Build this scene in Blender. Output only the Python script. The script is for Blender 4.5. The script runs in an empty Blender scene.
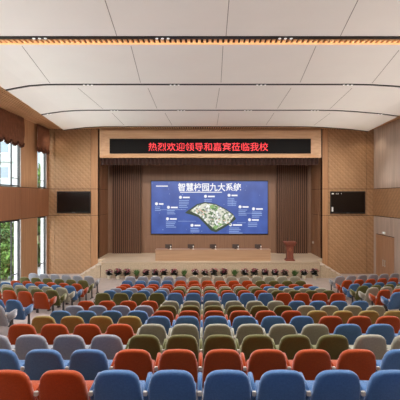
import bpy, bmesh, math, random
from mathutils import Vector, Matrix
R = math.radians
C = bpy.context.scene.collection
SC = bpy.context.scene
F, VX, VY, EYE = 370.0, 203.5, 197.0, 4.48       # focal length in px, vanishing point, eye height

def PX(px, d): return (px - VX) * d / F
def PZ(py, d): return EYE - (py - VY) * d / F

# ------------------------------------------------------------------ materials
MATS = {}
def s2l(c):
    return tuple(((v/255)/12.92 if v/255 <= .04045 else ((v/255+.055)/1.055)**2.4) for v in c)
def mat(name, rgb, rough=.6, metal=0, noise=.06, scale=8, bump=0, bscale=60, emit=0, emit_rgb=None):
    if name in MATS: return MATS[name]
    m = bpy.data.materials.new(name); m.use_nodes = True
    nt = m.node_tree; b = nt.nodes['Principled BSDF']
    col = s2l(rgb)
    b.inputs['Roughness'].default_value = rough; b.inputs['Metallic'].default_value = metal
    tc = nt.nodes.new('ShaderNodeTexCoord')
    n = nt.nodes.new('ShaderNodeTexNoise'); n.inputs['Scale'].default_value = scale
    nt.links.new(tc.outputs['Object'], n.inputs['Vector'])
    r = nt.nodes.new('ShaderNodeValToRGB')
    r.color_ramp.elements[0].color = (*[c*(1-noise) for c in col], 1)
    r.color_ramp.elements[1].color = (*[min(1, c*(1+noise)) for c in col], 1)
    r.color_ramp.elements[0].position = .3; r.color_ramp.elements[1].position = .7
    nt.links.new(n.outputs['Fac'], r.inputs['Fac']); nt.links.new(r.outputs['Color'], b.inputs['Base Color'])
    if bump:
        n2 = nt.nodes.new('ShaderNodeTexNoise'); n2.inputs['Scale'].default_value = bscale
        nt.links.new(tc.outputs['Object'], n2.inputs['Vector'])
        bp = nt.nodes.new('ShaderNodeBump'); bp.inputs['Strength'].default_value = bump; bp.inputs['Distance'].default_value = .01
        nt.links.new(n2.outputs['Fac'], bp.inputs['Height']); nt.links.new(bp.outputs['Normal'], b.inputs['Normal'])
    if emit:
        b.inputs['Emission Color'].default_value = (*s2l(emit_rgb or rgb), 1)
        b.inputs['Emission Strength'].default_value = emit
    MATS[name] = m; return m

def quilt(name, rgb, rgb2, cell=.15, axis='x'):
    """tan acoustic panel pressed with a diagonal diamond pattern"""
    m = bpy.data.materials.new(name); m.use_nodes = True
    nt = m.node_tree; N = nt.nodes; L = nt.links; b = N['Principled BSDF']; b.inputs['Roughness'].default_value = .55
    tc = N.new('ShaderNodeTexCoord'); sp = N.new('ShaderNodeSeparateXYZ'); L.new(tc.outputs['Object'], sp.inputs[0])
    U = sp.outputs['X'] if axis == 'x' else sp.outputs['Y']
    def mt(op, a, bb=None):
        q = N.new('ShaderNodeMath'); q.operation = op
        for i, v in enumerate((a, bb)):
            if v is None: continue
            if isinstance(v, (int, float)): q.inputs[i].default_value = v
            else: L.new(v, q.inputs[i])
        return q.outputs[0]
    u = mt('MULTIPLY', mt('ADD', U, sp.outputs['Z']), 1/cell)
    v = mt('MULTIPLY', mt('SUBTRACT', mt('MULTIPLY', U, .9), sp.outputs['Z']), 1/cell)
    fu = mt('ABSOLUTE', mt('SUBTRACT', mt('FRACT', u), .5)); fv = mt('ABSOLUTE', mt('SUBTRACT', mt('FRACT', v), .5))
    h = mt('MAXIMUM', fu, fv)
    par = mt('FRACT', mt('MULTIPLY', mt('ADD', mt('FLOOR', u), mt('FLOOR', v)), .5))
    r = N.new('ShaderNodeValToRGB'); r.color_ramp.elements[0].color = (*s2l(rgb), 1); r.color_ramp.elements[1].color = (*s2l(rgb2), 1)
    pu = mt('FRACT', mt('MULTIPLY', mt('FLOOR', u), .5))
    L.new(mt('ADD', mt('MULTIPLY', par, .7), mt('MULTIPLY', pu, 1.1)), r.inputs['Fac'])
    ns = N.new('ShaderNodeTexNoise'); ns.inputs['Scale'].default_value = 3; L.new(tc.outputs['Object'], ns.inputs['Vector'])
    mx = N.new('ShaderNodeMixRGB'); mx.blend_type = 'MULTIPLY'; mx.inputs[0].default_value = .25
    L.new(r.outputs[0], mx.inputs[1]); L.new(ns.outputs['Fac'], mx.inputs[2]); L.new(mx.outputs[0], b.inputs['Base Color'])
    bp = N.new('ShaderNodeBump'); bp.inputs['Strength'].default_value = .7; bp.inputs['Distance'].default_value = .03; bp.invert = True
    L.new(h, bp.inputs['Height']); L.new(bp.outputs['Normal'], b.inputs['Normal'])
    return m

def grain(name, rgb, rgb2, axis='z', freq=9, rough=.5, plank=0, reed=0):
    """wood with long grain along one axis, optional plank joints or reeding across the horizontal"""
    m = bpy.data.materials.new(name); m.use_nodes = True
    nt = m.node_tree; N = nt.nodes; L = nt.links; b = N['Principled BSDF']; b.inputs['Roughness'].default_value = rough
    tc = N.new('ShaderNodeTexCoord'); mp = N.new('ShaderNodeMapping'); L.new(tc.outputs['Object'], mp.inputs['Vector'])
    mp.inputs['Scale'].default_value = {'z': (freq, freq, .5), 'x': (.5, freq, freq), 'y': (freq, .5, freq)}[axis]
    n = N.new('ShaderNodeTexNoise'); n.inputs['Scale'].default_value = 1.2; n.inputs['Detail'].default_value = 4; L.new(mp.outputs[0], n.inputs['Vector'])
    r = N.new('ShaderNodeValToRGB'); r.color_ramp.elements[0].color = (*s2l(rgb), 1); r.color_ramp.elements[1].color = (*s2l(rgb2), 1)
    r.color_ramp.elements[0].position = .35; r.color_ramp.elements[1].position = .68
    L.new(n.outputs['Fac'], r.inputs['Fac']); L.new(r.outputs[0], b.inputs['Base Color'])
    if reed:
        w = N.new('ShaderNodeTexWave'); w.inputs['Scale'].default_value = reed; w.bands_direction = 'DIAGONAL' if axis != 'z' else 'X'
        mp2 = N.new('ShaderNodeMapping'); mp2.inputs['Scale'].default_value = (1, 1, 0); L.new(tc.outputs['Object'], mp2.inputs[0])
        w.bands_direction = 'DIAGONAL'; L.new(mp2.outputs[0], w.inputs['Vector'])
        bp = N.new('ShaderNodeBump'); bp.inputs['Strength'].default_value = .6; bp.inputs['Distance'].default_value = .02
        L.new(w.outputs['Fac'], bp.inputs['Height']); L.new(bp.outputs['Normal'], b.inputs['Normal'])
    return m

M = {
 'white': mat('ceiling_white', (238, 234, 228), .7, noise=.01, scale=1),
 'seam': mat('seam_dark', (150, 142, 134), .8),
 'black': mat('black_metal', (18, 18, 20), .4),
 'slat': grain('slat_wood', (196, 148, 104), (222, 176, 130), 'y'),
 'slatback': mat('slat_backing', (74, 46, 30), .8),
 'quilt': quilt('quilted_tan', (172, 132, 94), (194, 152, 112)),
 'quilty': quilt('quilted_tan_side', (176, 134, 96), (196, 152, 112), .16, 'y'),
 'strip': grain('tan_strip', (164, 120, 84), (184, 138, 98)),
 'groove': mat('groove_dark', (52, 34, 24), .8),
 'reveal': grain('reveal_wood', (140, 98, 70), (164, 120, 88)),
 'stageback': grain('stage_back_wood', (118, 86, 66), (130, 97, 75)),
 'band': grain('band_wood', (160, 108, 74), (180, 126, 90), 'z', 20, .5, reed=7),
 'pier': grain('pier_wood', (190, 146, 106), (206, 164, 124)),
 'greywood': grain('greyed_wood', (186, 168, 154), (208, 190, 176), 'z', 6),
 'beam': grain('beam_wood', (190, 148, 112), (206, 166, 130), 'x'),
 'stagefloor': grain('stage_boards', (192, 172, 148), (208, 188, 164), 'x', 5, .4),
 'fascia': mat('stage_fascia', (190, 170, 144), .6, noise=.12, scale=14),
 'stone': mat('floor_stone', (176, 162, 154), .45, noise=.08, scale=3),
 'desk': grain('desk_wood', (162, 128, 100), (176, 142, 112), 'x', 12),
 'lectern': grain('lectern_wood', (108, 56, 40), (128, 68, 50), 'z', 16),
 'doorwood': grain('door_wood', (180, 138, 106), (194, 152, 120), 'z', 10),
 'curtain': mat('valance_fabric', (140, 92, 66), .9, noise=.15, scale=5, bump=.4),
 'trimfringe': mat('fringe', (88, 52, 38), .9),
 'drape': mat('drape_brown', (86, 52, 38), .9, noise=.12, bump=.3),
 'valance': mat('dark_valance', (50, 26, 20), .9, noise=.12, bump=.3),
 'tv': mat('tv_glass', (16, 12, 11), .18, noise=.02),
 'metal': mat('brushed_metal', (190, 190, 192), .3, .8),
 'whiteplastic': mat('white_plastic', (235, 235, 232), .5),
 'arm': mat('armrest_cream', (214, 204, 192), .5),
 'led': mat('led_black', (10, 8, 9), 1),
 'ledred': mat('led_red', (235, 40, 50), .5, emit=.8, emit_rgb=(222, 44, 60)),
 'lamp': mat('lamp_white', (235, 235, 235), .5, emit=.55),
 'strip_warm': mat('led_strip_warm', (255, 190, 120), .5, emit=.75, emit_rgb=(255, 196, 140)),
 'frame': mat('window_frame_dark', (52, 52, 54), .4),
 'jamb': mat('window_jamb_white', (225, 226, 226), .6),
 'leaf': mat('leaf_dark', (34, 40, 34), .6, noise=.3, scale=30),
 'leaf2': mat('fern_green', (72, 104, 50), .6, noise=.3, scale=30),
 'petal': mat('petal_pink', (205, 90, 120), .6, noise=.15, scale=30),
 'petald': mat('petal_maroon', (92, 26, 40), .6, noise=.3, scale=30),
 'pot': mat('pot_white', (226, 218, 198), .4),
 'tree': mat('tree_leaves', (96, 134, 58), .7, noise=.45, scale=1.6),
 'tree2': mat('tree_leaves_dark', (70, 102, 48), .7, noise=.45, scale=1.6),
 'bark': mat('bark', (96, 76, 58), .9, noise=.3),
 'facade': mat('facade_pale', (176, 180, 184), .8, noise=.03),
 'facwin': mat('facade_glass', (130, 142, 156), .4),
 'grass': mat('lawn', (122, 150, 84), .9, noise=.2, scale=.6),
 'paving': mat('paving_pale', (150, 150, 146), .8, noise=.08, scale=1),
}
glass = bpy.data.materials.new('window_glass'); glass.use_nodes = True
_n = glass.node_tree; _n.nodes.remove(_n.nodes['Principled BSDF'])
_t = _n.nodes.new('ShaderNodeBsdfTransparent'); _t.inputs[0].default_value = (.93, .96, .97, 1)
_g = _n.nodes.new('ShaderNodeBsdfGlossy'); _g.inputs['Roughness'].default_value = .03
_mx = _n.nodes.new('ShaderNodeMixShader'); _mx.inputs[0].default_value = .06
_n.links.new(_t.outputs[0], _mx.inputs[1]); _n.links.new(_g.outputs[0], _mx.inputs[2]); _n.links.new(_mx.outputs[0], _n.nodes['Material Output'].inputs[0])

def screenmat(name, rgb, strength):
    m = bpy.data.materials.new(name); m.use_nodes = True
    nt = m.node_tree; N = nt.nodes; L = nt.links; b = N['Principled BSDF']
    b.inputs['Base Color'].default_value = (.01, .01, .02, 1); b.inputs['Roughness'].default_value = .4
    tc = N.new('ShaderNodeTexCoord'); v = N.new('ShaderNodeTexVoronoi'); v.inputs['Scale'].default_value = 3.2
    L.new(tc.outputs['Object'], v.inputs['Vector'])
    n = N.new('ShaderNodeTexNoise'); n.inputs['Scale'].default_value = 1.3; L.new(tc.outputs['Object'], n.inputs['Vector'])
    r = N.new('ShaderNodeValToRGB'); e = r.color_ramp.elements
    e[0].position = 0; e[0].color = (.55, .7, .95, 1); e[1].position = .11; e[1].color = (*s2l(rgb), 1)
    L.new(v.outputs['Distance'], r.inputs['Fac'])
    r2 = N.new('ShaderNodeValToRGB'); r2.color_ramp.elements[0].color = (.72, .75, .8, 1); r2.color_ramp.elements[1].color = (1.0, 1.0, 1.0, 1)
    r2.color_ramp.elements[0].position = .35; r2.color_ramp.elements[1].position = .65
    L.new(n.outputs['Fac'], r2.inputs['Fac'])
    mx = N.new('ShaderNodeMixRGB'); mx.blend_type = 'MULTIPLY'; mx.inputs[0].default_value = 1
    L.new(r.outputs[0], mx.inputs[1]); L.new(r2.outputs[0], mx.inputs[2]); L.new(mx.outputs[0], b.inputs['Emission Color'])
    b.inputs['Emission Strength'].default_value = strength
    return m
SCR = .95
M['blue'] = screenmat('screen_blue', (66, 96, 176), SCR)
M['scr_white'] = mat('screen_white', (20, 20, 20), emit=SCR, emit_rgb=(250, 250, 255))
M['scr_soft'] = mat('screen_soft', (20, 20, 20), emit=SCR, emit_rgb=(150, 175, 225))
M['scr_green'] = mat('screen_green', (20, 20, 20), emit=SCR, emit_rgb=(70, 110, 60))
M['scr_lime'] = mat('screen_lime', (20, 20, 20), emit=SCR, emit_rgb=(140, 180, 110))
M['scr_cream'] = mat('screen_cream', (20, 20, 20), emit=SCR, emit_rgb=(226, 226, 210))
M['scr_dark'] = mat('screen_darkgreen', (20, 20, 20), emit=SCR, emit_rgb=(46, 66, 50))
M['scr_orange'] = mat('screen_orange', (20, 20, 20), emit=SCR, emit_rgb=(230, 190, 170))

def speckle(m, c2, c3):
    nt = m.node_tree; N = nt.nodes; L = nt.links; b = N['Principled BSDF']
    tc = N.new('ShaderNodeTexCoord'); v = N.new('ShaderNodeTexVoronoi'); v.inputs['Scale'].default_value = 9; L.new(tc.outputs['Object'], v.inputs['Vector'])
    r = N.new('ShaderNodeValToRGB'); r.color_ramp.interpolation = 'CONSTANT'; e = r.color_ramp.elements
    base = b.inputs['Emission Color'].default_value[:]
    e[0].color = (*s2l(c2), 1); e[1].position = .24; e[1].color = base
    q = e.new(.72); q.color = (*s2l(c3), 1); q = e.new(.84); q.color = (.95, .95, .93, 1)
    sp = N.new('ShaderNodeSeparateColor'); L.new(v.outputs['Color'], sp.inputs[0]); L.new(sp.outputs[0], r.inputs['Fac']); L.new(r.outputs[0], b.inputs['Emission Color'])
speckle(M['scr_cream'], (120, 140, 110), (170, 172, 168)); speckle(M['scr_lime'], (90, 130, 80), (190, 200, 170))

# ------------------------------------------------------------------ helpers
def obj(name, bm, m, parent=None, smooth=False):
    me = bpy.data.meshes.new(name); bm.normal_update(); bm.to_mesh(me); bm.free()
    for mm in (m if isinstance(m, (list, tuple)) else [m]): me.materials.append(mm)
    if smooth:
        for p in me.polygons: p.use_smooth = True
    o = bpy.data.objects.new(name, me); C.objects.link(o)
    if parent: o.parent = parent
    return o
def thing(name, label, cat, loc=(0, 0, 0), rz=0, group=None):
    o = bpy.data.objects.new(name, None); C.objects.link(o); o.empty_display_size = .2
    o.location = loc; o.rotation_euler = (0, 0, rz); tag(o, label, cat, group); return o
def tag(o, label, cat, group=None):
    o['label'] = label; o['category'] = cat
    if group: o['group'] = group
    return o
def struct(o): o['kind'] = 'structure'; return o
def box(bm, x0, x1, y0, y1, z0, z1, mi=0):
    vs = [bm.verts.new(p) for p in ((x0,y0,z0),(x1,y0,z0),(x1,y1,z0),(x0,y1,z0),(x0,y0,z1),(x1,y0,z1),(x1,y1,z1),(x0,y1,z1))]
    for f in ((0,3,2,1),(4,5,6,7),(0,1,5,4),(1,2,6,5),(2,3,7,6),(3,0,4,7)):
        bm.faces.new([vs[i] for i in f]).material_index = mi
    return vs
def bbox(name, x0, x1, y0, y1, z0, z1, m, parent=None, bevel=0):
    bm = bmesh.new(); box(bm, x0, x1, y0, y1, z0, z1)
    if bevel: bmesh.ops.bevel(bm, geom=list(bm.edges), offset=bevel, segments=2, affect='EDGES')
    return obj(name, bm, m, parent)
def prism(bm, pts, y0, y1, mi=0):
    """polygon in XZ pushed along Y"""
    a = [bm.verts.new((x, y0, z)) for x, z in pts]; b = [bm.verts.new((x, y1, z)) for x, z in pts]
    bm.faces.new(a).material_index = mi; bm.faces.new(b[::-1]).material_index = mi
    for i in range(len(pts)):
        j = (i+1) % len(pts); bm.faces.new((a[j], a[i], b[i], b[j])).material_index = mi
def zprism(bm, pts, z0, z1, mi=0):
    a = [bm.verts.new((x, y, z0)) for x, y in pts]; b = [bm.verts.new((x, y, z1)) for x, y in pts]
    bm.faces.new(a[::-1]).material_index = mi; bm.faces.new(b).material_index = mi
    for i in range(len(pts)):
        j = (i+1) % len(pts); bm.faces.new((a[i], a[j], b[j], b[i])).material_index = mi
def lathe(bm, prof, n=16, c=(0, 0, 0)):
    rings = []
    for r, z in prof:
        rings.append([bm.verts.new((c[0]+r*math.cos(2*math.pi*i/n), c[1]+r*math.sin(2*math.pi*i/n), c[2]+z)) for i in range(n)])
    for k in range(len(rings)-1):
        for i in range(n):
            j = (i+1) % n; bm.faces.new((rings[k][i], rings[k][j], rings[k+1][j], rings[k+1][i]))
    bm.faces.new(rings[0][::-1]); bm.faces.new(rings[-1])
def text_mesh(name, body, size, m, loc, parent=None, align='LEFT', bold=.0, width=None):
    cu = bpy.data.curves.new(name, 'FONT'); cu.body = body; cu.size = size; cu.align_x = align; cu.extrude = .004; cu.offset = bold
    cu.resolution_u = 3
    t = bpy.data.objects.new(name, cu); C.objects.link(t); bpy.context.view_layer.update()
    me = bpy.data.meshes.new_from_object(t.evaluated_get(bpy.context.evaluated_depsgraph_get()))
    bpy.data.objects.remove(t)
    if width:
        xs = [v.co.x for v in me.vertices]; k = width/(max(xs)-min(xs)); x0 = min(xs)
        for v in me.vertices: v.co.x = (v.co.x-x0)*k
    me.transform(Matrix.Rotation(R(90), 4, 'X'))
    me.materials.clear(); me.materials.append(m)
    o = bpy.data.objects.new(name, me); C.objects.link(o); o.location = loc
    if parent: o.parent = parent
    return o
ORD = ['', 'first', 'second', 'third', 'fourth', 'fifth', 'sixth', 'seventh', 'eighth', 'ninth', 'tenth', 'eleventh', 'twelfth',
       'thirteenth', 'fourteenth', 'fifteenth', 'sixteenth', 'seventeenth', 'eighteenth', 'nineteenth', 'twentieth', 'twenty-first', 'twenty-second']
def copy_tree(o):
    c = o.copy(); C.objects.link(c)
    for ch in list(o.children):
        d = ch.copy(); C.objects.link(d); d.parent = c
        for g in list(ch.children):
            e = g.copy(); C.objects.link(e); e.parent = d
    return c

# ------------------------------------------------------------------ room constants
WL, WR = -9.08, 9.95             # side walls
YF = 21.6                        # front wall plane
OL, OR = -6.15, 6.92             # stage opening
STG, SH, YB = 20.5, .88, 23.8    # stage front, stage height, stage back wall
TOP = 8.5
BZ0, BZ1 = 3.40, 4.95            # wood band round the hall
REAR = -4.5

# rows: depth of the chair backs and tier height
rows_d = [3.92, 4.81, 5.71, 6.60, 7.49, 8.38, 9.28, 10.20, 11.88, 12.78, 13.65, 14.50, 15.30, 16.10, 16.95]
rows_h = [1.815, 1.963, 2.11, 2.25, 2.395, 2.56, 2.71, 2.85, 3.07, 3.215, 3.35, 3.49, 3.60, 3.63, 3.63]
CH = .85
rows_z = [EYE - h - CH for h in rows_h]
rows_z[-1] = rows_z[-2] = 0.0
SK = math.tan(R(12))

# floor: stepped tiers, the side wings swept back, then the flat front floor
bm = bmesh.new()
edges_y = [REAR - 2.2, 3.64] + [d - .28 for d in rows_d[1:8]] + [rows_d[8] - .28] + [d - .28 for d in rows_d[9:13]] + [rows_d[13]-.28]
zs = [EYE-1.665-CH] + rows_z[:8] + rows_z[8:13]
BL, BR = -4.35, 5.55
def tier(y0, y1, z):
    l, r = (BL - WL) * SK, (WR - BR) * SK
    zprism(bm, [(WL, y0+l), (BL, y0), (BR, y0), (WR, y0+r), (WR, y1+r), (BR, y1), (BL, y1), (WL, y1+l)], -.2, z)
for i, z in enumerate(zs):
    tier(edges_y[i], edges_y[i+1], z)
l, r = (BL - WL) * SK, (WR - BR) * SK; y0 = edges_y[-1]
zprism(bm, [(WL, y0+l), (BL, y0), (BR, y0), (WR, y0+r), (WR, YF), (WL, YF)], -.2, 0)
struct(obj('floor', bm, M['stone']))

# ceiling: wooden slats on a dark backing
bm = bmesh.new(); box(bm, WL, WR, REAR, YF, TOP, TOP+.1)
struct(obj('ceiling', bm, M['slatback']))
bm = bmesh.new(); x = WL + .03
while x < WR - .06:
    box(bm, x, x+.07, REAR+.02, YF-.02, TOP-.07, TOP); x += .135
struct(obj('ceiling_slats', bm, M['slat']))

# white ceiling bands between the light slots
ZC = EYE + 3.9
prof = [(-7.72, -.20), (-7.2, -.13), (-6.5, -.05), (-5.6, -.005), (-5.0, 0), (5.1, 0), (5.9, -.01), (6.9, -.06), (8.1, -.15), (9.1, -.27)]
slots = [9.05, 12.8, 16.6, 20.45]
bands = [(-3.9, 1.25, 'nearest overhead'), (1.4, 5.15, 'near'), (5.3, 8.98, 'a'), (9.48, 12.74, 'b'), (12.88, 16.54, 'c'), (16.68, 20.4, 'd')]
blabel = ['white ceiling panel behind and above the camera', 'white ceiling panel directly above the nearest seats',
          'large white ceiling panel nearest the camera, cropped by the top edge', 'white ceiling panel just beyond the warm-lit slatted gap',
          'third white ceiling panel down from the top edge', 'shallow white ceiling panel closest to the stage']
seams = {2: [((105,0),(117,36.5)), ((229,0),(226,36.5)), ((358,0),(340,36.5))],
         3: [((22,46),(50,83)), ((131,46),(140.5,82.5)), ((223,46),(221,82.5)), ((316,46),(300,82.5)), ((399,50),(372,83))],
         4: [((78,88),(103,109)), ((148,88),(157,108.5)), ((219.5,88),(216,108.5)), ((291,88),(277.5,108.5)), ((352,88),(330,108.5))],
         5: [((112,113),(124,125)), ((165,113),(172,125)), ((219,113),(217,125)), ((274,113),(266,125)), ((330,113),(314,125))]}
def fan(x, d):
    if abs(x) <= 5.1: return x
    k = (2.62-.115*(20.5-d))/2.62 if x < 0 else (4.0-.09*(20.5-d))/4.0
    return math.copysign(5.1+(abs(x)-5.1)*max(.35, k), x)
def fprism(bm, pts, ya, yb, oy):
    n = len(pts); a = [bm.verts.new((fan(x, ya), ya-oy, z)) for x, z in pts]; b = [bm.verts.new((fan(x, yb), yb-oy, z)) for x, z in pts]
    bm.faces.new(a); bm.faces.new(b[::-1])
    for i in range(n): bm.faces.new((a[(i+1) % n], a[i], b[i], b[(i+1) % n]))
def zprof(x, d=20.5):
    if abs(x) > 5.1:
        k = fan(math.copysign(6.1, x), d); x = math.copysign(5.1+(abs(x)-5.1)/(abs(k)-5.1), x)
    for (xa, za), (xb, zb) in zip(prof, prof[1:]):
        if xa <= x <= xb: return za + (zb-za)*(x-xa)/(xb-xa)
    return prof[-1][1]
for i, (ya, yb, _) in enumerate(bands):
    t = thing('ceiling_panel', blabel[i], 'ceiling panel', (0, ya, ZC), 0, 'white ceiling panels')
    bm = bmesh.new()
    pts = prof + [(x, z+.05) for x, z in reversed(prof)]
    fprism(bm, pts, ya, yb, ya)
    obj('panel', bm, M['white'], t)
    for (a, b) in seams.get(i, []):
        da, db = 3.9*F/(VY-a[1]), 3.9*F/(VY-b[1])
        xa, xb = PX(a[0], da), PX(b[0], db)
        bm = bmesh.new(); n = 6; w = .008
        pr = []
        for k in range(n+1):
            f = k/n; xx = xa+(xb-xa)*f; yy = max(ya+.01, min(yb-.01, da+(db-da)*f))-ya; zz = zprof(xx, yy+ya)-.004
            pr.append((bm.verts.new((xx-w, yy, zz)), bm.verts.new((xx+w, yy, zz)), bm.verts.new((xx+w, yy, zz+.006)), bm.verts.new((xx-w, yy, zz+.006))))
        for k in range(n):
            for q in range(4): bm.faces.new((pr[k][q], pr[k][(q+1)%4], pr[k+1][(q+1)%4], pr[k+1][q]))
        bm.faces.new(pr[0][::-1]); bm.faces.new(pr[-1])
        obj('seam', bm, M['seam'], t)
# warm LED strip lighting the slatted gap
t = thing('light_strip', 'warm glowing light strip along the slatted ceiling gap', 'light strip', (0, 9.44, ZC+.005))
bbox('diffuser', -6.5, 7.0, 0, .03, 0, .02, M['strip_warm'], t)
for _x in (-6, -3, 0, 3, 6): bbox('bracket', _x-.01, _x+.01, .01, .02, .02, TOP-ZC-.01, M['black'], t)

# black lighting tracks with trios of small spotlights
tracks = [(-2.4+0, 'unseen'), (1.33, 'u'), (5.22, 'u'), (9.03, ''), (12.81, ''), (16.61, ''), (20.47, '')]
tl = ['black lighting track in the ceiling behind the camera', 'black lighting track in the ceiling above the camera', 'black lighting track above the nearest seats',
      'thick black ceiling track beside the warm slatted gap', 'black ceiling track, second down from the top', 'thin black ceiling track, third down from the top', 'black ceiling track closest to the stage']
LAMPX = [-7, -4, -1, 2, 5, 8]
for i, (y, _) in enumerate(tracks):
    t = thing('lighting_track', tl[i], 'track light', (0, y, ZC), 0, 'black tracks between the ceiling panels')
    bm = bmesh.new(); h = .06 if y < 10 else .045; w = .06 if y < 10 else .05
    lo = [(x, z - (.018 if y > 10 else .03)) for x, z in prof]; hi = [(x, z+h) for x, z in reversed(prof)]
    fprism(bm, lo+hi, y-w, y+w*.95, y); obj('track', bm, M['black'], t)
    for _x in (-4, 0, 4): bbox('hanger', _x-.01, _x+.01, -.01, .01, h-.01, TOP-ZC-.005, M['black'], t)
    if i == 6: continue
    for X in LAMPX:
        if X == 8 and i < 3: pass
        for k in (-1, 0, 1):
            if abs(X) > abs(fan(-7.7 if X < 0 else 9.1, y))-.25: continue
            bm = bmesh.new(); zz = zprof(X, y) - (.018 if y > 10 else .03)
            lathe(bm, [(.032, -.010), (.036, -.006), (.036, .0)], 10, (X+k*.14, 0, zz))
            obj('spotlight', bm, M['lamp'], t)

# ------------------------------------------------------------------ front walls beside the stage
def seg(lo, hi, g=.012): return lo+g, hi-g
zsp = [(0, BZ0), (BZ0, BZ1), (BZ1, TOP-.07)]
for nm, cols in (('wall_front_left', [(WL, -8.67), (-8.67, -6.57), (-6.57, OL)]), ('wall_front_right', [(OR, 7.27), (7.27, 9.49), (9.49, WR)])):
    x0, x1 = cols[0][0], cols[-1][1]
    w = struct(bbox(nm, x0, x1, YF, YF+.25, -.2, TOP, M['groove']))
    for a, b in cols:
        for (z0, z1) in zsp:
            narrow = b-a < .6 and ((nm.endswith('left') and b == OL) or (nm.endswith('right') and a == OR))
            bm = bmesh.new(); xa, xb = seg(a, b); za, zb = seg(z0, z1); box(bm, xa, xb, YF-.035, YF+.01, max(za, 0), zb)
            obj('wall_panel', bm, M['strip'] if narrow else M['quilt'], w)
# stage recess
for nm, X, s, mt_ in (('wall_stage_left', OL, -1, 'reveal'), ('wall_stage_right', OR, 1, 'reveal')):
    w = struct(bbox(nm, min(X+.03*s, X+.25*s), max(X+.03*s, X+.25*s), YF+.25 if False else YF+.26, YB, 0, TOP, M['groove']))
    for ya, yb in ((YF+.01, YF+.75), (YF+.75, YF+1.5), (YF+1.5, YB)):
        for z0, z1 in ((SH, BZ0), (BZ0, BZ1), (BZ1, TOP-.02)):
            bm = bmesh.new(); box(bm, min(X, X+.04*s), max(X, X+.04*s), *seg(ya, yb), *seg(z0, z1)); obj('wall_panel', bm, M[mt_], w)
struct(bbox('wall_stage_back', OL-.25, OR+.25, YB, YB+.2, 0, TOP, M['stageback']))
struct(bbox('ceiling_stage', OL-.25, OR+.25, YF+.002, YB+.2, TOP, TOP+.1, M['groove']))
# beam over the stage, dark fabric valance under it, LED sign on it
BY = 21.3
w = struct(bbox('trim_1', OL+.2, OR-.18, BY, YF+.3, 6.73, TOP-.08, M['beam']))
bm = bmesh.new()   # raised splayed moulding round the sign
xo0, xo1, zo0, zo1 = OL+.2, OR-.18, 6.73, TOP-.22
xi0, xi1, zi0, zi1 = -5.5, 6.28, 6.93, 7.93
for a, b, c, d in (((xo0,zo0),(xo1,zo0),(xi1,zi0),(xi0,zi0)), ((xo0,zo1),(xi0,zi1),(xi1,zi1),(xo1,zo1)), ((xo0,zo0),(xi0,zi0),(xi0,zi1),(xo0,zo1)), ((xo1,zo0),(xo1,zo1),(xi1,zi1),(xi1,zi0))):
    o4 = []
    for (x, z) in (a, b, c, d):
        inner = (x in (xi0, xi1))
        o4.append(bm.verts.new((x, BY-.005 if inner else BY-.13, z)))
    bm.faces.new(o4)
    o5 = [bm.verts.new((x, BY+.01, z)) for (x, z) in (a, b, c, d)]; bm.faces.new(o5[::-1])
    for k in range(4): bm.faces.new((o4[k], o4[(k+1)%4], o5[(k+1)%4], o5[k]))
obj('moulding', bm, M['beam'], w)
sd = BY-.06
t = thing('led_sign', 'long black LED sign with red Chinese welcome text over the stage', 'sign', (0, sd, 0))
X0, X1, Z0, Z1 = PX(109.5, sd), PX(311, sd), PZ(153.5, sd), PZ(138.7, sd)
bbox('housing', X0, X1, 0, .05, Z0, Z1, M['led'], t, .01)
tx = text_mesh('lettering', '热烈欢迎领导和嘉宾莅临我校', .51, M['ledred'], (PX(148.5, sd), -.012, PZ(150.2, sd)), t, width=PX(268, sd)-PX(148.5, sd), bold=.0)
bm = bmesh.new(); n = 110; xa, xb = OL+.2, OR-.28; zt, zb = 6.73, 6.34
v = [[bm.verts.new((xa+(xb-xa)*i/(n*2), BY+.10+.06*math.sin(i*math.pi/2.0)+o, z)) for z in (zb, zt)] for o in (0, .02) for i in range(n*2+1)]
m_ = n*2+1
for i in range(m_-1):
    bm.faces.new((v[i][0], v[i+1][0], v[i+1][1], v[i][1])); bm.faces.new((v[m_+i+1][0], v[m_+i][0], v[m_+i][1], v[m_+i+1][1]))
    bm.faces.new((v[i][0], v[m_+i][0], v[m_+i+1][0], v[i+1][0]))
tag(obj('stage_valance', bm, M['valance'], smooth=False), 'dark maroon pleated fabric valance hanging under the sign beam', 'curtain')

def slatted(label, x0, x1, y, z0, z1):
    t = thing('slatted_panel', label, 'wall panel', ((x0+x1)/2, y, z0), 0, 'slatted panels at the back of the stage'); w_ = (x1-x0)/2
    bbox('backing', -w_, w_, .08, .12, 0, z1-z0, M['backing'], t)
    bm = bmesh.new(); n = int(2*w_/.13)
    for i in range(n+1):
        x = -w_+2*w_*i/n; box(bm, max(-w_, x-.03), min(w_, x+.03), 0, .09, 0, z1-z0)
    obj('slats', bm, M['darkslat'], t)
M['backing'] = mat('panel_backing', (34, 20, 15), .9); M['darkslat'] = grain('dark_slat', (104, 70, 50), (124, 86, 62), 'z', 12)
slatted('dark brown slatted panel left of the big blue screen', PX(112, 23.5), PX(141, 23.5), 23.55, SH+.001, 7.2)
slatted('dark brown slatted panel right of the big screen, behind the lectern', PX(277, 23.5), PX(308, 23.5), 23.55, SH+.001, 7.2)

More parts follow.
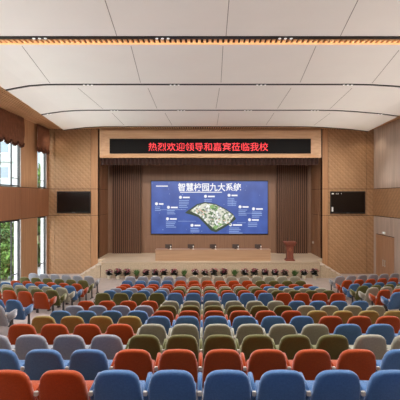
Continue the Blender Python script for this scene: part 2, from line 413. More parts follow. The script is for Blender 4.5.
# ------------------------------------------------------------------ stage and its side steps
SX0, SX1 = PX(101, STG), PX(320, STG)
bm = bmesh.new(); zprism(bm, [(SX0, STG), (SX1, STG), (SX1, YF-.04), (OR, YF-.04), (OR, YB), (OL, YB), (OL, YF-.04), (SX0, YF-.04)], 0, SH-.05)
st = struct(obj('stage', bm, M['fascia']))
bm = bmesh.new(); zprism(bm, [(SX0-.02, STG-.04), (SX1+.02, STG-.04), (SX1+.02, YF-.04), (OR, YF-.04), (OR, YB), (OL, YB), (OL, YF-.04), (SX0-.02, YF-.04)], SH-.05, SH)
obj('stage_boards', bm, M['stagefloor'], st)
def steps(side, X, label):
    t = thing('stage_steps', label, 'steps', (X, 0, 0), 0, 'side steps up to the stage')
    run, n = .29, 5; rise = SH/(n+0)
    for k in range(n-1):       # each tread
        z = SH - rise*(k+1); xa, xb = side*run*k, side*run*(k+1)
        bm = bmesh.new(); box(bm, min(xa, xb)+.0, max(xa, xb), STG+.06, YF-.045, 0, z-.03); obj('riser', bm, M['fascia'], t)
        bm = bmesh.new(); box(bm, min(xa, xb)-(.02 if side < 0 else 0), max(xa, xb)+(.02 if side > 0 else 0), STG+.04, YF-.045, z-.03, z); obj('tread', bm, M['stepedge'], t)
    bm = bmesh.new(); L_ = run*(n-1)+.1
    prism(bm, [(0, 0), (side*L_, 0), (side*L_, .03), (side*.1, SH-.19), (0, SH-.19)] if side > 0 else [(0, SH-.19), (side*.1, SH-.19), (side*L_, .03), (side*L_, 0), (0, 0)], STG-.02, STG+.035)
    obj('side_board', bm, M['fascia'], t)
M['legmetal'] = mat('leg_dark_metal', (70, 68, 68), .45, .6)
M['stepedge'] = mat('step_edge_pale', (214, 200, 184), .5)
steps(-1, SX0-.03, 'pale steps climbing to the left end of the stage')
steps(1, SX1+.03, 'wooden steps climbing to the right end of the stage')

# big screen on the stage back wall
dd = YB-.08
t = thing('projection_screen', 'large blue display showing an aerial campus map under a Chinese title', 'screen', (0, dd, 0))
bbox('bezel', PX(150.6, dd), PX(268.4, dd), .0, .045, PZ(234.6, dd), PZ(180.4, dd), M['black'], t, .01)
bbox('display', PX(151.4, dd), PX(267.6, dd), -.012, .0, PZ(233.6, dd), PZ(181.4, dd), M['blue'], t)
bbox('wall_mount', 0, .8, .045, .0805, 3.4, 4.2, M['black'], t)
def sp_(x, y): return PX(x, dd), PZ(y, dd)
def sbars(name, lst, m, yo=-.02):
    bm = bmesh.new()
    for (x0, y0, x1, y1) in lst:
        a, b = sp_(x0, y1); c, d = sp_(x1, y0); box(bm, a, c, yo, yo+.006, b, d)
    return obj(name, bm, m, t)
def spoly(name, lst, m, yo):
    bm = bmesh.new()
    for poly in lst: prism(bm, [sp_(*p) for p in poly], yo, yo+.004)
    return obj(name, bm, m, t)
text_mesh('title_text', '智慧校园九大系统', .55, M['scr_white'], (*sp_(178, 190.4)[:1], -.022, sp_(178, 190.4)[1]), t, width=PX(241, dd)-PX(178, dd), bold=.011)
random.seed(4)
bl = [(156, 185.6, 168, 186.6), (180, 191.8, 222, 192.6)]
blocks = [(155, 203, 6, 3), (167, 206.5, 9, 3), (179, 196.5, 9, 5), (204, 195.5, 9, 2), (227.5, 194.5, 8, 5), (238.5, 206, 8, 4), (252, 208, 9, 4), (248, 219, 9, 3), (229, 224, 12, 4), (166, 218, 9, 4), (190.5, 224.5, 8, 3)]
soft = []; dots = []
for (x, y, w_, n) in blocks:
    dots.append((x, y-.6, x+3, y+2.2)); bl.append((x+4, y+.2, x+4+w_*.75, y+1.7))
    for k in range(n): soft.append((x, y+3.6+k*1.7, x+w_*random.uniform(.8, 1.15), y+4.3+k*1.7))
for q in bl: sbars('caption_line', [q], M['scr_white'])
for q in soft: sbars('small_print', [q], M['scr_soft'])
for (a, b, c, d) in dots:
    bm = bmesh.new(); cx, cz = sp_((a+c)/2, (b+d)/2); prism(bm, [(cx+.1*math.cos(-i*math.pi/5), cz+.1*math.sin(-i*math.pi/5)) for i in range(10)], -.02, -.014); obj('icon', bm, M['scr_white'], t)
for q in [(160, 209.5, 186, 209.9), (178, 221, 196, 221.4), (232, 199, 232.4, 206), (243, 213, 262, 213.4), (205.4, 199, 205.8, 203), (237, 222.5, 246, 222.9)]: sbars('callout_line', [q], M['scr_soft'], -.017)
spoly('map_ground', [[(187, 211), (197, 204), (205, 202), (216, 204), (226, 209), (233, 214), (236, 219), (230, 224), (222, 229), (216, 232.4), (211, 230.5), (204, 223), (198, 217), (192, 215), (185, 213)]], M['scr_dark'], -.017)
spoly('map_field', [[(190, 211), (198, 205), (206, 203), (216, 205), (226, 210), (234, 216), (230, 222), (216, 229.5), (208, 224), (199, 215)]], M['scr_cream'], -.021)
for q in [[(208, 206), (213, 204.6), (219, 207.5), (217, 209.5), (211, 209)], [(212, 227.5), (219, 222.5), (223, 224.5), (215.5, 229.6)]]: spoly('map_lawn', [q], M['scr_lime'], -.025)
bs = []
for k in range(26):
    u, v_ = random.random(), random.random(); x = 194+u*22+v_*14; y = 210+v_*0-u*0 + (v_*14) + (u*2-1)*-4 - 2
    x = 193+v_*20+u*20; y = 212+v_*13-u*6+u*u*9-2; w_ = random.uniform(.7, 1.8)
    bs.append([(x-w_, y), (x, y-.8), (x+w_, y), (x, y+.8)])
for i, q in enumerate(bs): spoly('map_building', [q], M['scr_green' if i < 14 else 'scr_orange'], -.025)

# head table on stage with five monitors and microphones
DY = 20.85
t = thing('head_table', 'long low wooden head table along the front of the stage', 'table', (0, DY, SH))
dx0, dx1 = PX(155, DY), PX(271, DY); dh = PZ(249.9, DY)-SH
bbox('front_panel', dx0+.02, dx1-.02, 0.02, .05, 0.0, dh-.03, M['desk'], t)
bbox('table_top', dx0, dx1, 0, .62, dh-.03, dh, M['desk'], t, .006)
for xx in (dx0+.02, dx1-.06): bbox('end_panel', xx, xx+.04, .05, .58, 0.0, dh-.03, M['desk'], t)
mons = [168.5, 191, 213, 235.5, 258]
mn = ['leftmost', 'second from left', 'middle', 'second from right', 'rightmost']
md = DY+.42
for i, x in enumerate(mons):
    X = PX(x, md)
    m0 = thing('monitor', f'{mn[i]} of the five small black monitors on the stage table', 'monitor', (X, md, SH+dh), 0, 'monitors on the head table')
    bbox('base', -.09, .09, -.06, .08, 0, .012, M['black'], m0); bbox('stand', -.02, .02, .01, .03, .012, .1, M['black'], m0)
    bbox('casing', -.19, .19, -.02, .01, .045, .27, mat('monitor_grey', (62, 50, 46), .5), m0, .005)
    k0 = thing('microphone', f'{mn[i]} of the five small desk microphones on the stage table', 'microphone', (X+.14, md-.2, SH+dh), 0, 'microphones on the head table')
    bm = bmesh.new(); lathe(bm, [(.05, 0), (.05, .025), (.03, .03)], 12); obj('base', bm, M['whiteplastic'], k0)
    bm = bmesh.new(); lathe(bm, [(.008, .03), (.008, .13), (.028, .135), (.03, .19), (.015, .2)], 10); obj('stem', bm, M['whiteplastic'], k0)

# lectern
LY = 21.0; LX = PX(289.6, LY)
t = thing('lectern', 'reddish brown wooden lectern standing on the right of the stage', 'lectern', (LX, LY, SH))
def loft(bm, secs):
    rings = [[bm.verts.new((sx*w, cy+sy*d, z)) for sx, sy in ((-1,-1),(1,-1),(1,1),(-1,1))] for (w, d, cy, z) in secs]
    for k in range(len(rings)-1):
        for i in range(4):
            j = (i+1) % 4; bm.faces.new((rings[k][i], rings[k][j], rings[k+1][j], rings[k+1][i]))
    bm.faces.new(rings[0][::-1]); bm.faces.new(rings[-1])
bm = bmesh.new(); loft(bm, [(.25, .22, 0, 0), (.25, .22, 0, .06), (.21, .18, 0, .09)]); obj('base', bm, M['lectern'], t)
bm = bmesh.new(); loft(bm, [(.19, .15, 0, .09), (.17, .13, 0, .5), (.2, .15, 0, .84)]); obj('column', bm, M['lectern'], t)
bm = bmesh.new(); loft(bm, [(.22, .17, 0, .82), (.30, .22, 0, .93), (.34, .25, 0, 1.05), (.32, .23, .01, 1.08)]); obj('top', bm, M['lectern'], t)
bm = bmesh.new(); lathe(bm, [(.008, 0), (.008, .14), (.02, .15), (.02, .2)], 8, (-.12, 0, 1.08)); obj('microphone_neck', bm, M['black'], t)
bm = bmesh.new(); prism(bm, [(.09*math.cos(-i*math.pi/8), .09*math.sin(-i*math.pi/8)+.62) for i in range(16)], -.18, -.135); obj('emblem', bm, mat('emblem_wood', (140, 84, 60), .5), t)

# wall mounted TVs
def tv(x0, x1, y0, y1, label, marks):
    d = YF-.12; t = thing('television', label, 'television', (PX((x0+x1)/2, d), d, PZ(y1, d)), 0, 'wall televisions beside the stage')
    w_, h_ = PX(x1, d)-PX(x0, d), PZ(y0, d)-PZ(y1, d)
    bbox('frame', -w_/2, w_/2, -.02, .05, 0, h_, M['black'], t, .012)
    bbox('glass', -w_/2+.05, w_/2-.05, -.026, -.019, .07, h_-.05, M['tv'], t)
    bbox('bracket', -.3, .3, .05, .085, h_/2-.2, h_/2+.2, M['black'], t)
    bbox('logo_plate', -.09, .09, -.027, -.02, .02, .045, mat('plate', (120, 120, 120), .4), t)
    if marks:
        bm = bmesh.new()
        for (a, b, c, e) in marks: box(bm, -w_/2+a, -w_/2+b, -.031, -.0265, c, e)
        obj('sticker', bm, mat('sticker_white', (225, 225, 225), .6), t)
    return h_
tv(56.8, 90.6, 191.3, 213, 'black wall television on the panel left of the stage', None)
tv(330.3, 365.3, 191.3, 213.6, 'black wall television with small white stickers, right of the stage', [(.07, .16, .12, .38), (.07, .2, 1.12, 1.19), (.32, .35, 1.12, 1.18), (.42, .46, 1.12, 1.18), (.62, .65, 1.13, 1.18)])

# light switch on the right reveal
t = thing('light_switch', 'small white light switch beside the right slatted stage panel', 'switch', (OR-.001, 23.35, PZ(242.3, 23.35)))
bbox('plate', -.02, 0, -.07, .07, -.07, .07, M['whiteplastic'], t, .004); bbox('rocker', -.028, -.018, -.03, .03, -.04, .04, M['whiteplastic'], t)

# ------------------------------------------------------------------ left window wall
piers = [(REAR, 9.9), (13.4, 15.0), (18.35, 20.2), (21.35, YF)]
bm = bmesh.new()
for a, b in piers: box(bm, WL-.3, WL, a, b, -.2, TOP)
prev = None
for (a, b), (c, d) in zip(piers, piers[1:]): box(bm, WL-.3, WL, b, c, 8.25, TOP)
wl = struct(obj('wall_left', bm, M['pier']))
# wooden band crossing piers and windows
yb = [REAR, 2.3, 6.3, 9.9, 13.4, 15.0, 18.35, 20.2, YF-.04]
for a, b in zip(yb, yb[1:]):
    bm = bmesh.new(); box(bm, WL-.02 if False else WL, WL+.06, *seg(a, b, .01), *seg(BZ0, BZ1, .0)); obj('wall_band', bm, M['band'], wl)
bm = bmesh.new(); box(bm, WL+.0, WL+.03, REAR, YF-.05, BZ0-.03, BZ1+.03)
obj('band_edge', bm, M['groove'], wl)
wins = [(20.2, 21.35), (15.0, 18.35), (9.9, 13.4)]
for i, (a, b) in enumerate(wins):
    bm = bmesh.new(); X = WL-.13; f = .05
    for y0, y1 in ((a, a+f), (b-f, b)): box(bm, X, X+.1, min(y0, b-.0-f-.012) if y0 > a else y0, y1-.012 if y0 > a else y1, 0, 8.25)
    n = 2 if b-a > 2 else 1
    for k in range(1, n+1):
        yy = a+(b-a)*((.49, .79)[k-1] if n == 2 else .5)
        if b-a > 2: box(bm, X+.01, X+.07, yy-.018, yy+.018, 0, 8.25)
    for z in (0, 3.3, 5.0, 8.18): box(bm, X, X+.09, a+f, b-f, z, z+.06)
    yy = a+(b-a)*.79 if b-a > 2 else a
    for z in (.7, 5.38): box(bm, X+.01, X+.07, yy, b-f, z, z+.035)
    w = struct(obj(f'window_{i+1}', bm, M['frame']))
    bm = bmesh.new(); box(bm, X+.04, X+.05, a+f, b-f, .06, 8.18); obj('pane', bm, glass, w)
    bm = bmesh.new(); box(bm, WL-.31, WL+.012, b-.012, b+.03, 0, 8.2); box(bm, WL-.115, WL+.012, a-.0, a+.015, 0, 8.2); obj('jamb_liner', bm, M['jamb'], w)
    # gathered valance with scalloped hem
    t = thing('window_valance', ['gathered brown valance over the narrow far window by the corner', 'gathered brown valance with scalloped hem over the wide left window',
        'gathered valance over the third window from the stage', 'gathered valance over the fourth window from the stage', 'gathered valance over the rearmost window'][i], 'curtain', (WL, a, 0), 0, 'gathered valances over the left windows')
    va = -.38; L_ = b-a-va+.06; ns = max(2, round(L_/.62)); N_ = ns*16; bm = bmesh.new(); rowsv = []; hem = []
    for k in range(N_+1):
        y = L_*k/N_+va; ph = (k % 16)/16; sc_ = abs(math.sin(math.pi*ph)); zb = 7.17-.16*sc_
        xo = .14+.035*math.sin(k*2*math.pi/4.0)
        col = [bm.verts.new((xo+.05*math.sin(math.pi*j/6), y, 8.4+(zb-8.4)*j/6)) for j in range(7)]
        rowsv.append(col); hem.append((xo+.02, y, zb))
    for k in range(N_):
        for j in range(6): bm.faces.new((rowsv[k][j], rowsv[k][j+1], rowsv[k+1][j+1], rowsv[k+1][j]))
    o = obj('fabric', bm, M['curtain'], t, True); md_ = o.modifiers.new('thick', 'SOLIDIFY'); md_.thickness = .015
    bm = bmesh.new()
    for k in range(len(hem)-1):
        (xa, ya, za), (xb, yb_, zb) = hem[k], hem[k+1]
        p = [bm.verts.new(q) for q in ((xa-.02, ya, za), (xb-.02, yb_, zb), (xb-.02, yb_, zb-.12), (xa-.02, ya, za-.12), (xa+.02, ya, za), (xb+.02, yb_, zb), (xb+.02, yb_, zb-.12), (xa+.02, ya, za-.12))]
        for fc in ((0,1,2,3),(7,6,5,4),(0,4,5,1),(3,2,6,7)): bm.faces.new([p[q] for q in fc])
    obj('fringe', bm, M['trimfringe'], t)

# ------------------------------------------------------------------ right wall with double door
dA, dB = 19.38, 21.15; DH = 2.25
bm = bmesh.new()
box(bm, WR, WR+.25, REAR, dA-.08, -.2, TOP); box(bm, WR, WR+.25, dB+.08, YF, -.2, TOP); box(bm, WR, WR+.25, dA-.08, dB+.08, DH+.08, TOP)
wr = struct(obj('wall_right', bm, M['groove']))
yp = [REAR]+[k*1.6-3.4 for k in range(1, 14)]+[dA-.14]
yp = [y for y in yp if y < dA-.6]+[dA-.14]
for a, b in zip(yp, yp[1:]):
    bm = bmesh.new(); box(bm, WR-.03, WR+.01, *seg(a, b, .006), 0, BZ0-.02); obj('wall_panel', bm, M['greywood'], wr)
bm = bmesh.new(); box(bm, WR-.03, WR+.01, dA-.14, YF-.04, DH+.14, BZ0-.02); obj('wall_panel', bm, M['greywood'], wr)
bm = bmesh.new(); box(bm, WR-.03, WR+.01, dB+.14, YF-.04, 0, DH+.14); obj('wall_panel', bm, M['greywood'], wr)
for a, b in zip([REAR, 0, 4, 8, 12, 16, 19.9], [0, 4, 8, 12, 16, 19.9, YF-.04]):
    bm = bmesh.new(); box(bm, WR-.05, WR+.01, *seg(a, b, .008), *seg(BZ0, BZ1)); obj('wall_band', bm, M['quilty'], wr)
yp = [REAR, -2, 0, 2, 4, 6, 8, 10, 12, 14, 16, 18.1, 20.0, YF-.04]
for a, b in zip(yp, yp[1:]):
    bm = bmesh.new(); box(bm, WR-.03, WR+.01, *seg(a, b, .006), BZ1+.02, TOP-.08); obj('wall_panel', bm, M['greywood'], wr)
bm = bmesh.new(); X = WR-.05
box(bm, X, WR+.1, dA-.1, dA, 0, DH+.1); box(bm, X, WR+.1, dB, dB+.1, 0, DH+.1); box(bm, X, WR+.1, dA, dB, DH, DH+.1)
dr = struct(obj('door_1', bm, M['doorwood']))
mid = (dA+dB)/2
for a, b, s in ((dA+.01, mid-.006, 1), (mid+.006, dB-.01, -1)):
    lf = bbox('door_leaf', WR-.02, WR+.03, a, b, .01, DH-.01, M['doorwood'], dr)
    yh = b-.1 if s > 0 else a+.1
    hd = bbox('door_handle', WR-.085, WR-.06, yh-.025, yh+.025, .66, 1.04, M['arm'], lf, .006)
    bm = bmesh.new(); box(bm, WR-.065, WR-.02, yh-.01, yh+.01, .7, .73); box(bm, WR-.065, WR-.02, yh-.01, yh+.01, .97, 1.0); obj('handle_mount', bm, M['metal'], lf)
t = thing('exit_sign', 'small white emergency lamp fixed above the right double door', 'lamp', (WR-.03, mid+.05, DH+.2))
bbox('housing', -.07, 0, -.14, .14, 0, .12, M['whiteplastic'], t, .01); bbox('lamp_head', -.1, -.07, -.1, -.04, .03, .09, M['lamp'], t)
# rear wall (behind the camera)
struct(bbox('wall_rear', WL-.3, WR+.25, REAR-.2, REAR, -.2, TOP+.1, mat('rear_walnut', (92, 66, 50), .7)))

# ------------------------------------------------------------------ chairs
FAB = {'blue': (80, 116, 160), 'rust-red': (172, 68, 18), 'olive': (96, 94, 50), 'grey': (152, 152, 158), 'beige': (158, 154, 136), 'mustard': (152, 130, 70)}
def back_outline():
    pts = []
    hw = lambda z: .232 + .040*(1-max(0, min(1, (z-.30)/.5)))**.8
    zt, zb, r, rb = .85, .26, .135, .05
    # right side from bottom to top then over
    right = []
    for k in range(5): a = -math.pi/2 + k/4*math.pi/2; right.append((.272-rb+rb*math.cos(a), zb+rb+rb*math.sin(a)))
    for z in (.42, .54, .63, .70): right.append((hw(z), z))
    cx = .228-r
    for k in range(9): a = k/8*math.pi/2; right.append((cx+r*math.cos(a)+.004*(1-k/8), zt-r+r*math.sin(a)))
    right.append((cx*.5, zt+.004))
    left = [(-x, z) for x, z in reversed(right)]
    return right + [(0, zt+.006)] + left
def make_backrest(m):
    bm = bmesh.new(); out = back_outline(); c = (0, .56)
    prof_ = [(.5, -.058), (.86, -.054), (.955, -.044), (.99, -.024), (1, 0), (.99, .024), (.955, .042), (.86, .05), (.5, .044)]
    rings = []
    for s, y in prof_:
        ring = []
        for x, z in out:
            ins = (1-s)
            nx, nz = (x-c[0])*s, (z-c[1])*(1-ins*.85)+c[1]
            yy = y - (nz-.26)*.27 + .10 + .16*nx*nx
            ring.append(bm.verts.new((nx, yy, nz)))
        rings.append(ring)
    n = len(out)
    for k in range(len(rings)-1):
        for i in range(n):
            j = (i+1) % n; bm.faces.new((rings[k][j], rings[k][i], rings[k+1][i], rings[k+1][j]))
    bm.faces.new(rings[0]); bm.faces.new(rings[-1][::-1])
    return bm
def rbox(x0, x1, y0, y1, z0, z1, r, seg_=2):
    bm = bmesh.new(); box(bm, x0, x1, y0, y1, z0, z1); bmesh.ops.bevel(bm, geom=list(bm.edges), offset=r, segments=seg_, affect='EDGES'); return bm
mesh_of = {}
def chair_meshes(cn):
    if cn in mesh_of: return mesh_of[cn]
    fm = mat('fabric_'+cn.replace('-', '_'), FAB[cn], .85, noise=.10, scale=55, bump=.35, bscale=140)
    _b = fm.node_tree.nodes['Principled BSDF']; _b.inputs['Sheen Weight'].default_value = 1.0; _b.inputs['Sheen Tint'].default_value = (*[.6+.4*v/max(s2l(FAB[cn])) for v in s2l(FAB[cn])], 1); _b.inputs['Sheen Roughness'].default_value = .35; _b.inputs['Specular IOR Level'].default_value = .25
    P = []
    P.append(('backrest', make_backrest(fm), fm, True))
    s = rbox(-.245, .245, 0, .38, -.05, .05, .035, 3)
    bmesh.ops.rotate(s, verts=s.verts, cent=(0, 0, 0), matrix=Matrix.Rotation(R(20), 3, 'X'))
    bmesh.ops.translate(s, verts=s.verts, vec=(0, .14, .335)); P.append(('seat', s, fm, True))
    am = bmesh.new(); ap = [(.03, .595), (.38, .635), (.405, .615), (.395, .50), (.34, .42), (.16, .40), (.10, .44), (.05, .52)]
    aa = [am.verts.new((-.316, y, z)) for y, z in ap]; ab = [am.verts.new((-.264, y, z)) for y, z in ap]
    am.faces.new(aa); am.faces.new(ab[::-1])
    for i in range(8): am.faces.new((aa[(i+1) % 8], aa[i], ab[i], ab[(i+1) % 8]))
    bmesh.ops.bevel(am, geom=list(am.edges), offset=.01, segments=2, affect='EDGES'); P.append(('armrest', am, fm, True))
    P.append(('bracket', rbox(-.312, -.268, .0, .03, .55, .60, .006), M['arm'], False))
    lg = bmesh.new(); prism_pts = [(.10, .0), (.36, .0), (.36, .03), (.28, .06), (.26, .41), (.20, .41), (.18, .06), (.10, .03)]
    a = [lg.verts.new((-.302, y, z)) for y, z in prism_pts]; b = [lg.verts.new((-.278, y, z)) for y, z in prism_pts]
    lg.faces.new(a); lg.faces.new(b[::-1])
    for i in range(8):
        j = (i+1) % 8; lg.faces.new((a[j], a[i], b[i], b[j]))
    P.append(('leg', lg, M['legmetal'], False))
    res = []
    for nm, bmx, m, sm in P:
        me = bpy.data.meshes.new(f'{nm}_{cn}'); bmx.normal_update(); bmesh.ops.recalc_face_normals(bmx, faces=bmx.faces); bmx.to_mesh(me); bmx.free(); me.materials.append(m)
        for p in me.polygons: p.use_smooth = sm
        res.append((nm, me))
    mesh_of[cn] = res; return res
def place_chair(x, y, z, rz, cn, label, group, end=False):
    t = thing('auditorium_chair', label, 'chair', (x, y, z), rz, group)
    for nm, me in chair_meshes(cn):
        o = bpy.data.objects.new(nm, me); C.objects.link(o); o.parent = t
        if end and nm in ('armrest', 'bracket', 'leg'):
            o2 = bpy.data.objects.new(nm, me); C.objects.link(o2); o2.parent = t; o2.location = (.58, 0, 0)
    return t
rowname = ['nearest row', 'second row from the camera', 'third row from the camera', 'fourth row from the camera', 'fifth row from the camera',
           'sixth row from the camera', 'second-last row before the cross aisle', 'last row before the cross aisle', 'first row beyond the cross aisle', 'second row beyond the cross aisle',
           'third row beyond the cross aisle', 'fourth row beyond the cross aisle', 'third row from the stage', 'second row from the stage', 'row nearest the stage']
c_ = {'B': 'blue', 'R': 'rust-red', 'O': 'olive', 'G': 'grey', 'W': 'beige', 'Y': 'mustard'}
centre = ['RRRRBBBBBBBBBB', 'BBBBRRRRRRBBBB', 'GGGGOOOOOOWWWW', 'RRRRWWWWWWBBBB', 'YYYYBBBBBBRRRR', 'BBBBRRRRRRYYYY', 'GGGGOOOOOOWWWW',
          'RRRRWWWWWWBBBB', 'OOOOBBBBBBRRRR', 'BBBBRRRRRROOOO', 'GGGGOOOOOOWWWW', 'RRRRWWWWWWBBBB', 'RRRRRRRRRRRRRR', 'BBBBRRRRRROOOO', 'GGGGGWWWWWWWWW']
centre[0] = 'RRRRBBBBBBBBBB'
def chk(s): return s[:14]
SP = .58
xoff = [.25]*13 + [.16, .13]
def put_row(items, k, block):
    """items: (x, y, rz, colour) left to right, only those in the picture"""
    runs = {}
    for it in items: runs[it[3]] = runs.get(it[3], 0)+1
    seen = {}
    for idx, (x, y, rz, cn, end) in enumerate(items):
        seen[cn] = seen.get(cn, 0)+1; n, tot = seen[cn], runs[cn]
        if tot == 1: lab = f'only {cn} chair in the {block} block, {rowname[k]}'
        elif n == 1: lab = f'leftmost {cn} chair in the {block} block, {rowname[k]}'
        elif n == tot: lab = f'rightmost {cn} chair in the {block} block, {rowname[k]}'
        else: lab = f'{ORD[n]} {cn} chair from left in {block} block, {rowname[k]}'
        place_chair(x, y, rows_z[k], rz, cn, lab, f'chairs in the {block} block', end)
for j in range(3, 11):      # the row just under the picture's lower edge
    place_chair(xoff[0]+SP*(j-6), 3.02, EYE-1.665-CH, 0, 'blue' if j > 3 else 'rust-red', f'{ORD[j-2]} chair from left in the row under the lower picture edge', 'chairs in the centre block')
for k in range(15):
    d = rows_d[k]; items = []
    for j in range(14):
        x = xoff[k] + SP*(j-6); px = VX + x*F/d; hw = .28*F/d
        if px+hw < 0 or px-hw > 400: continue
        items.append((x, d, 0, c_[centre[k][j]], j == 13))
    put_row(items, k, 'centre')
# side blocks: rows swept back 12 degrees
A = R(12)
leftc = {5: 'beige', 6: 'grey', 7: 'blue', 8: 'rust-red', 9: 'olive', 10: 'beige', 11: 'blue', 12: 'rust-red', 13: 'olive', 14: 'grey'}
rightc = {8: 'blue', 9: 'rust-red', 10: 'beige', 11: 'olive', 12: 'blue', 13: 'rust-red', 14: 'grey'}
for k, cn in leftc.items():
    items = []
    for q in range(6):
        x = -5.27 - SP*q*math.cos(A); y = rows_d[k] + .1 + SP*q*math.sin(A)
        if VX + (x+.55)*F/y < 1: continue
        if x < WL+.42: continue
        items.insert(0, (x, y, -A, cn, q == 0))
    put_row(items, k, 'left')
for k, cn in rightc.items():
    items = []
    for q in range(6):
        x = 6.28 + SP*q*math.cos(A); y = rows_d[k] + .1 + SP*q*math.sin(A)
        if VX + (x-.5)*F/y > 398: continue
        if x > WR-.42: continue
        items.append((x, y, A, cn, q == 5))
    put_row(items, k, 'right')

# ------------------------------------------------------------------ plants along the stage front
random.seed(11)
def leafblade(bm, p, d, L_, w_, mi=0, droop=.3):
    d = d.normalized(); side = d.cross(Vector((0, 0, 1)));
    if side.length < .1: side = Vector((1, 0, 0))
    side.normalize(); mid_ = p+d*L_*.5+Vector((0, 0, .02)); tip = p+d*L_-Vector((0, 0, L_*droop))
    a, b, c, e = bm.verts.new(p), bm.verts.new(mid_+side*w_), bm.verts.new(tip), bm.verts.new(mid_-side*w_)
    bm.faces.new((a, b, c)).material_index = mi; bm.faces.new((a, c, e)).material_index = mi
def rdir(up):
    a = random.uniform(0, 2*math.pi); return Vector((math.cos(a), math.sin(a), up))
def flower_proto():
    t = thing('potted_flower', '', 'potted plant', (0, 0, 0))
    bm = bmesh.new(); lathe(bm, [(.07, 0), (.085, .03), (.105, .19), (.11, .2), (.1, .2), (.095, .17)], 14); obj('pot', bm, M['pot'], t, True)
    bm = bmesh.new()
    for i in range(70): leafblade(bm, Vector((random.uniform(-.05, .05), random.uniform(-.05, .05), random.uniform(.18, .36))), rdir(random.uniform(.1, 1.3)), random.uniform(.14, .26), .04)
    obj('foliage', bm, M['leaf'], t)
    for m, n, r_ in ((M['petald'], 26, .19), (M['petal'], 11, .2), (M['petalw'], 5, .21)):
        bm = bmesh.new()
        for i in range(n):
            a = random.uniform(0, 6.28); e = random.uniform(-.1, 1.2); c = Vector((r_*math.cos(a)*math.cos(e), r_*math.sin(a)*math.cos(e), .36+.15*math.sin(e)))
            for q in range(5): leafblade(bm, c, rdir(.5), .05, .022, 0, .05)
        obj('blossom', bm, m, t)
    return t
def fern_proto():
    t = thing('potted_fern', '', 'potted plant', (0, 0, 0))
    bm = bmesh.new(); lathe(bm, [(.07, 0), (.085, .03), (.105, .17), (.11, .18), (.1, .18), (.095, .15)], 14); obj('pot', bm, mat('pot_brown', (100, 78, 60), .6), t, True)
    bm = bmesh.new()
    for i in range(60): leafblade(bm, Vector((random.uniform(-.05, .05), random.uniform(-.05, .05), .16)), rdir(random.uniform(.9, 4.0)), random.uniform(.28, .46), .022, 0, .12)
    obj('fronds', bm, M['leaf2'], t)
    return t
M['petalw'] = mat('petal_white', (236, 214, 220), .6)
fp, fe = flower_proto(), fern_proto()
pls = [109, 118, 127, (136.5,), 146, 155, 164, 174, (184,), 195, 204.7, 214, 224, (234.5,), 244.7, 254.7, 265, 275, 285, (294.7,), 304, 314.5]
nf = ng = 0; usedf = useg = False
nflow = sum(1 for p in pls if not isinstance(p, tuple)); nfern = len(pls)-nflow
for p in pls:
    PY = STG-.28
    if isinstance(p, tuple):
        ng += 1; o = copy_tree(fe) if ng > 1 else fe
        o['label'] = {1: 'leftmost', nfern: 'rightmost'}.get(ng, ORD[ng]) + ' green fern' + ('' if ng in (1, nfern) else ' from left') + ' among the flower pots before the stage'
        o['group'] = 'green ferns along the stage front'; x = p[0]
    else:
        nf += 1; o = copy_tree(fp) if nf > 1 else fp
        o['label'] = {1: 'leftmost', nflow: 'rightmost'}.get(nf, ORD[nf]) + ' pot of dark pink flowers' + ('' if nf in (1, nflow) else ' from left') + ' along the stage front'
        o['group'] = 'flower pots along the stage front'; x = p
    o['category'] = 'potted plant'
    o.location = (PX(x, PY), PY, 0); o.rotation_euler = (0, 0, random.uniform(0, 6))
    s = random.uniform(.98, 1.1); o.scale = (s, s, s)

# ------------------------------------------------------------------ outside the windows
o = bbox('lawn', -80, WL-.3, -30, 90, -.5, -.25, M['grass']); struct(o)
o = bbox('paved_path', -16.5, WL-.35, -20, 60, -.25, -.22, M['paving']); struct(o)
def building(x0, x1, y, h, label, nx, nz):
    t = thing('apartment_building', label, 'building', ((x0+x1)/2, y, -.25), 0, 'pale buildings outside the windows')
    w_ = x1-x0; bbox('wall', -w_/2, w_/2, 0, 8, 0, h, M['facade'], t)
    for i in range(nx):
        for k in range(nz):
            cx = -w_/2+(i+.5)*w_/nx; cz = (k+.55)*h/nz
            f = bbox('window', cx-w_/nx*.3, cx+w_/nx*.3, -.08, .02, cz-h/nz*.27, cz+h/nz*.27, M['jamb'], t)
            bbox('pane', cx-w_/nx*.25, cx+w_/nx*.25, -.1, -.07, cz-h/nz*.22, cz+h/nz*.22, M['facwin'], f)
    for k in range(nz+1): bbox('ledge', -w_/2-.1, w_/2+.1, -.2, 0, k*h/nz-.08, k*h/nz+.08, M['facade'], t)
building(-40, -22.5, 44, 21, 'pale office building seen through the wide left window', 7, 7)
building(-21.5, -14.0, 62, 12, 'distant pale building seen through the narrow far window', 4, 4)
def tree(x, y, h, cr, zc, label, m, n=1500, name='garden_tree', grp='trees outside the windows'):
    t = thing(name, label, 'tree', (x, y, -.25), 0, grp)
    bm = bmesh.new(); lathe(bm, [(.14, 0), (.11, zc*.5), (.06, zc+.3)], 8); obj('trunk', bm, M['bark'], t)
    bm = bmesh.new(); cl = [(Vector((random.uniform(-1, 1)*cr*.6, random.uniform(-1, 1)*cr*.6, zc+random.uniform(-1, 1)*(h-zc)*.7)), cr*random.uniform(.35, .6)) for _ in range(12)]
    for i in range(n):
        c, r_ = random.choice(cl); v_ = Vector([random.gauss(0, 1) for _ in range(3)]).normalized()*r_*random.uniform(.6, 1.05)
        p = c+v_; p.z = max(.1, p.z)
        leafblade(bm, p, Vector((random.uniform(-1, 1), random.uniform(-1, 1), random.uniform(-.6, .8))), random.uniform(.22, .42), .1)
    obj('crown', bm, m, t)
tree(-17.6, 33, 5.2, 1.6, 3.0, 'light green bushy tree low in the wide left window', M['tree'])
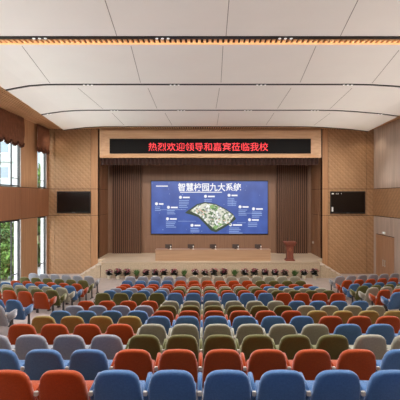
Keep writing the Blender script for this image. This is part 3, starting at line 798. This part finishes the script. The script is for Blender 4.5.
tree(-16.3, 29.6, 3.3, 1.3, 1.7, 'green shrub at the lower right of the wide left window', M['tree'], 1300)
tree(-14.9, 26.6, 2.3, 1.2, 1.4, 'darker green shrub at the bottom left of the wide left window', M['tree2'], 1200)
tree(-16.2, 36.5, 12, 1.5, 7.6, 'tall green tree seen through the narrow far window', M['tree'], 2200)
tree(-13.3, 30.5, 4.2, .9, 2.9, 'small dark green tree low in the narrow far window', M['tree2'], 1100)
tree(-11.35, 21.1, 1.7, .75, .9, 'low leafy shrub nearest the glass of the wide left window', M['tree'], 900)
tree(-12.9, 23.6, 2.0, .9, 1.1, 'rounded light green shrub behind the low shrub by the left window', M['tree'], 1000)
tree(-11.0, 25.2, 1.7, .7, .9, 'small shrub low in the narrow window by the corner', M['tree2'], 800)
tree(-19.2, 23.0, 5.5, 1.6, 3.2, 'dark green tree just beyond the left picture edge', M['tree2'], 1300)

# ------------------------------------------------------------------ light
KEY, FWD, CEIL_FILL, REAR_FILL, SKY = 420, 430, 310, 110, 1.15
def lamp(kind, loc, energy, color=(1, 1, 1), rot=(0, 0, 0), **kw):
    l_ = bpy.data.lights.new('lamp', kind); l_.energy = energy; l_.color = color
    for k, v_ in kw.items(): setattr(l_, k, v_)
    o = bpy.data.objects.new('room_light', l_); C.objects.link(o); o.location = loc; o.rotation_euler = rot
    return o
W = (.96, .97, 1)
for i, (y, _) in enumerate(tracks):
    if i == 0: continue
    for X in LAMPX:
        lamp('SPOT', (X, y-.08, ZC+zprof(X)-.10), KEY*(.4 if i == 6 else 1), W, (R(-30), 0, 0), spot_size=R(115), spot_blend=.9, shadow_soft_size=.12)
        if i in (3, 4, 5): lamp('SPOT', (X*.8, y+.1, ZC+zprof(X)-.10), FWD, (1, .93, .84), (R(56), 0, 0), spot_size=R(75), spot_blend=.9, shadow_soft_size=.12)
# unseen fill strips added above the wooden band to brighten the ceiling
for X, col, e in ((WR-.16, (1, .96, .90), .5), (WL+.16, (.88, .96, 1), .62)):
    lamp('AREA', (X, 12.4, BZ1+.05), CEIL_FILL*e, col, (R(180), R(61 if X < 0 else -61), 0), shape='RECTANGLE', size=.12, size_y=17, spread=R(80))
for X, e in ((WR-.16, 50), (WL+.16, 60)):  # further added fill, for the slats along the ceiling sides
    lamp('AREA', (X, 12.4, BZ1+.04), e, (1, .93, .84), (R(180), R(20 if X < 0 else -20), 0), shape='RECTANGLE', size=.1, size_y=17, spread=R(100))
# unseen uplight added at the rear wall as ceiling fill
lamp('AREA', (.4, REAR+.4, 4.6), REAR_FILL, (.92, .97, 1), (R(90+50), 0, 0), shape='RECTANGLE', size=17, size_y=.3, spread=R(90))
lamp('AREA', (.4, 9.44, ZC+.03), 6, (1, .78, .5), (R(180), 0, 0), shape='RECTANGLE', size=13, size_y=.03)
# unseen lamps added behind the beam to light the stage back wall
for X in (-4, -1.5, 1, 3.5, 5.8):
    lamp('SPOT', (X, YF+.5, 6.6), 7, (1, .84, .68), (R(20), 0, 0), spot_size=R(130), spot_blend=.8, shadow_soft_size=.1)
# wall washers near the right corner and over the front floor
for X, y, e in ((9.2, 20.7, 50), (-8.4, 20.9, 35)):
    lamp('SPOT', (X, y, 8.3), e, (1, .84, .66), (R(0), 0, 0), spot_size=R(120), spot_blend=.8, shadow_soft_size=.08)

wd = bpy.data.worlds.new('World'); SC.world = wd; wd.use_nodes = True
nt = wd.node_tree; bg = nt.nodes['Background']
sk = nt.nodes.new('ShaderNodeTexSky'); sk.sky_type = 'NISHITA'; sk.sun_disc = False; sk.sun_elevation = R(48); sk.sun_rotation = R(200); sk.air_density = 1; sk.dust_density = 3
mx = nt.nodes.new('ShaderNodeMixRGB'); mx.inputs[0].default_value = .6; mx.inputs[2].default_value = (3.2, 3.3, 3.4, 1)
nt.links.new(sk.outputs[0], mx.inputs[1]); nt.links.new(mx.outputs[0], bg.inputs[0]); bg.inputs[1].default_value = SKY

# ------------------------------------------------------------------ camera
cd = bpy.data.cameras.new('camera'); cam = bpy.data.objects.new('camera', cd); C.objects.link(cam)
cam.location = (0, 0, EYE); cam.rotation_euler = (R(90), 0, 0)
cd.sensor_width = 36; cd.lens = 36*F/400; cd.shift_x = -(VX-200)/400; cd.shift_y = (VY-200)/400
cd.clip_end = 300; SC.camera = cam
SC.view_settings.view_transform = 'Standard'; SC.view_settings.look = 'None'; SC.view_settings.gamma = 1; SC.view_settings.use_curve_mapping = False
SC.view_settings.exposure = 0.0
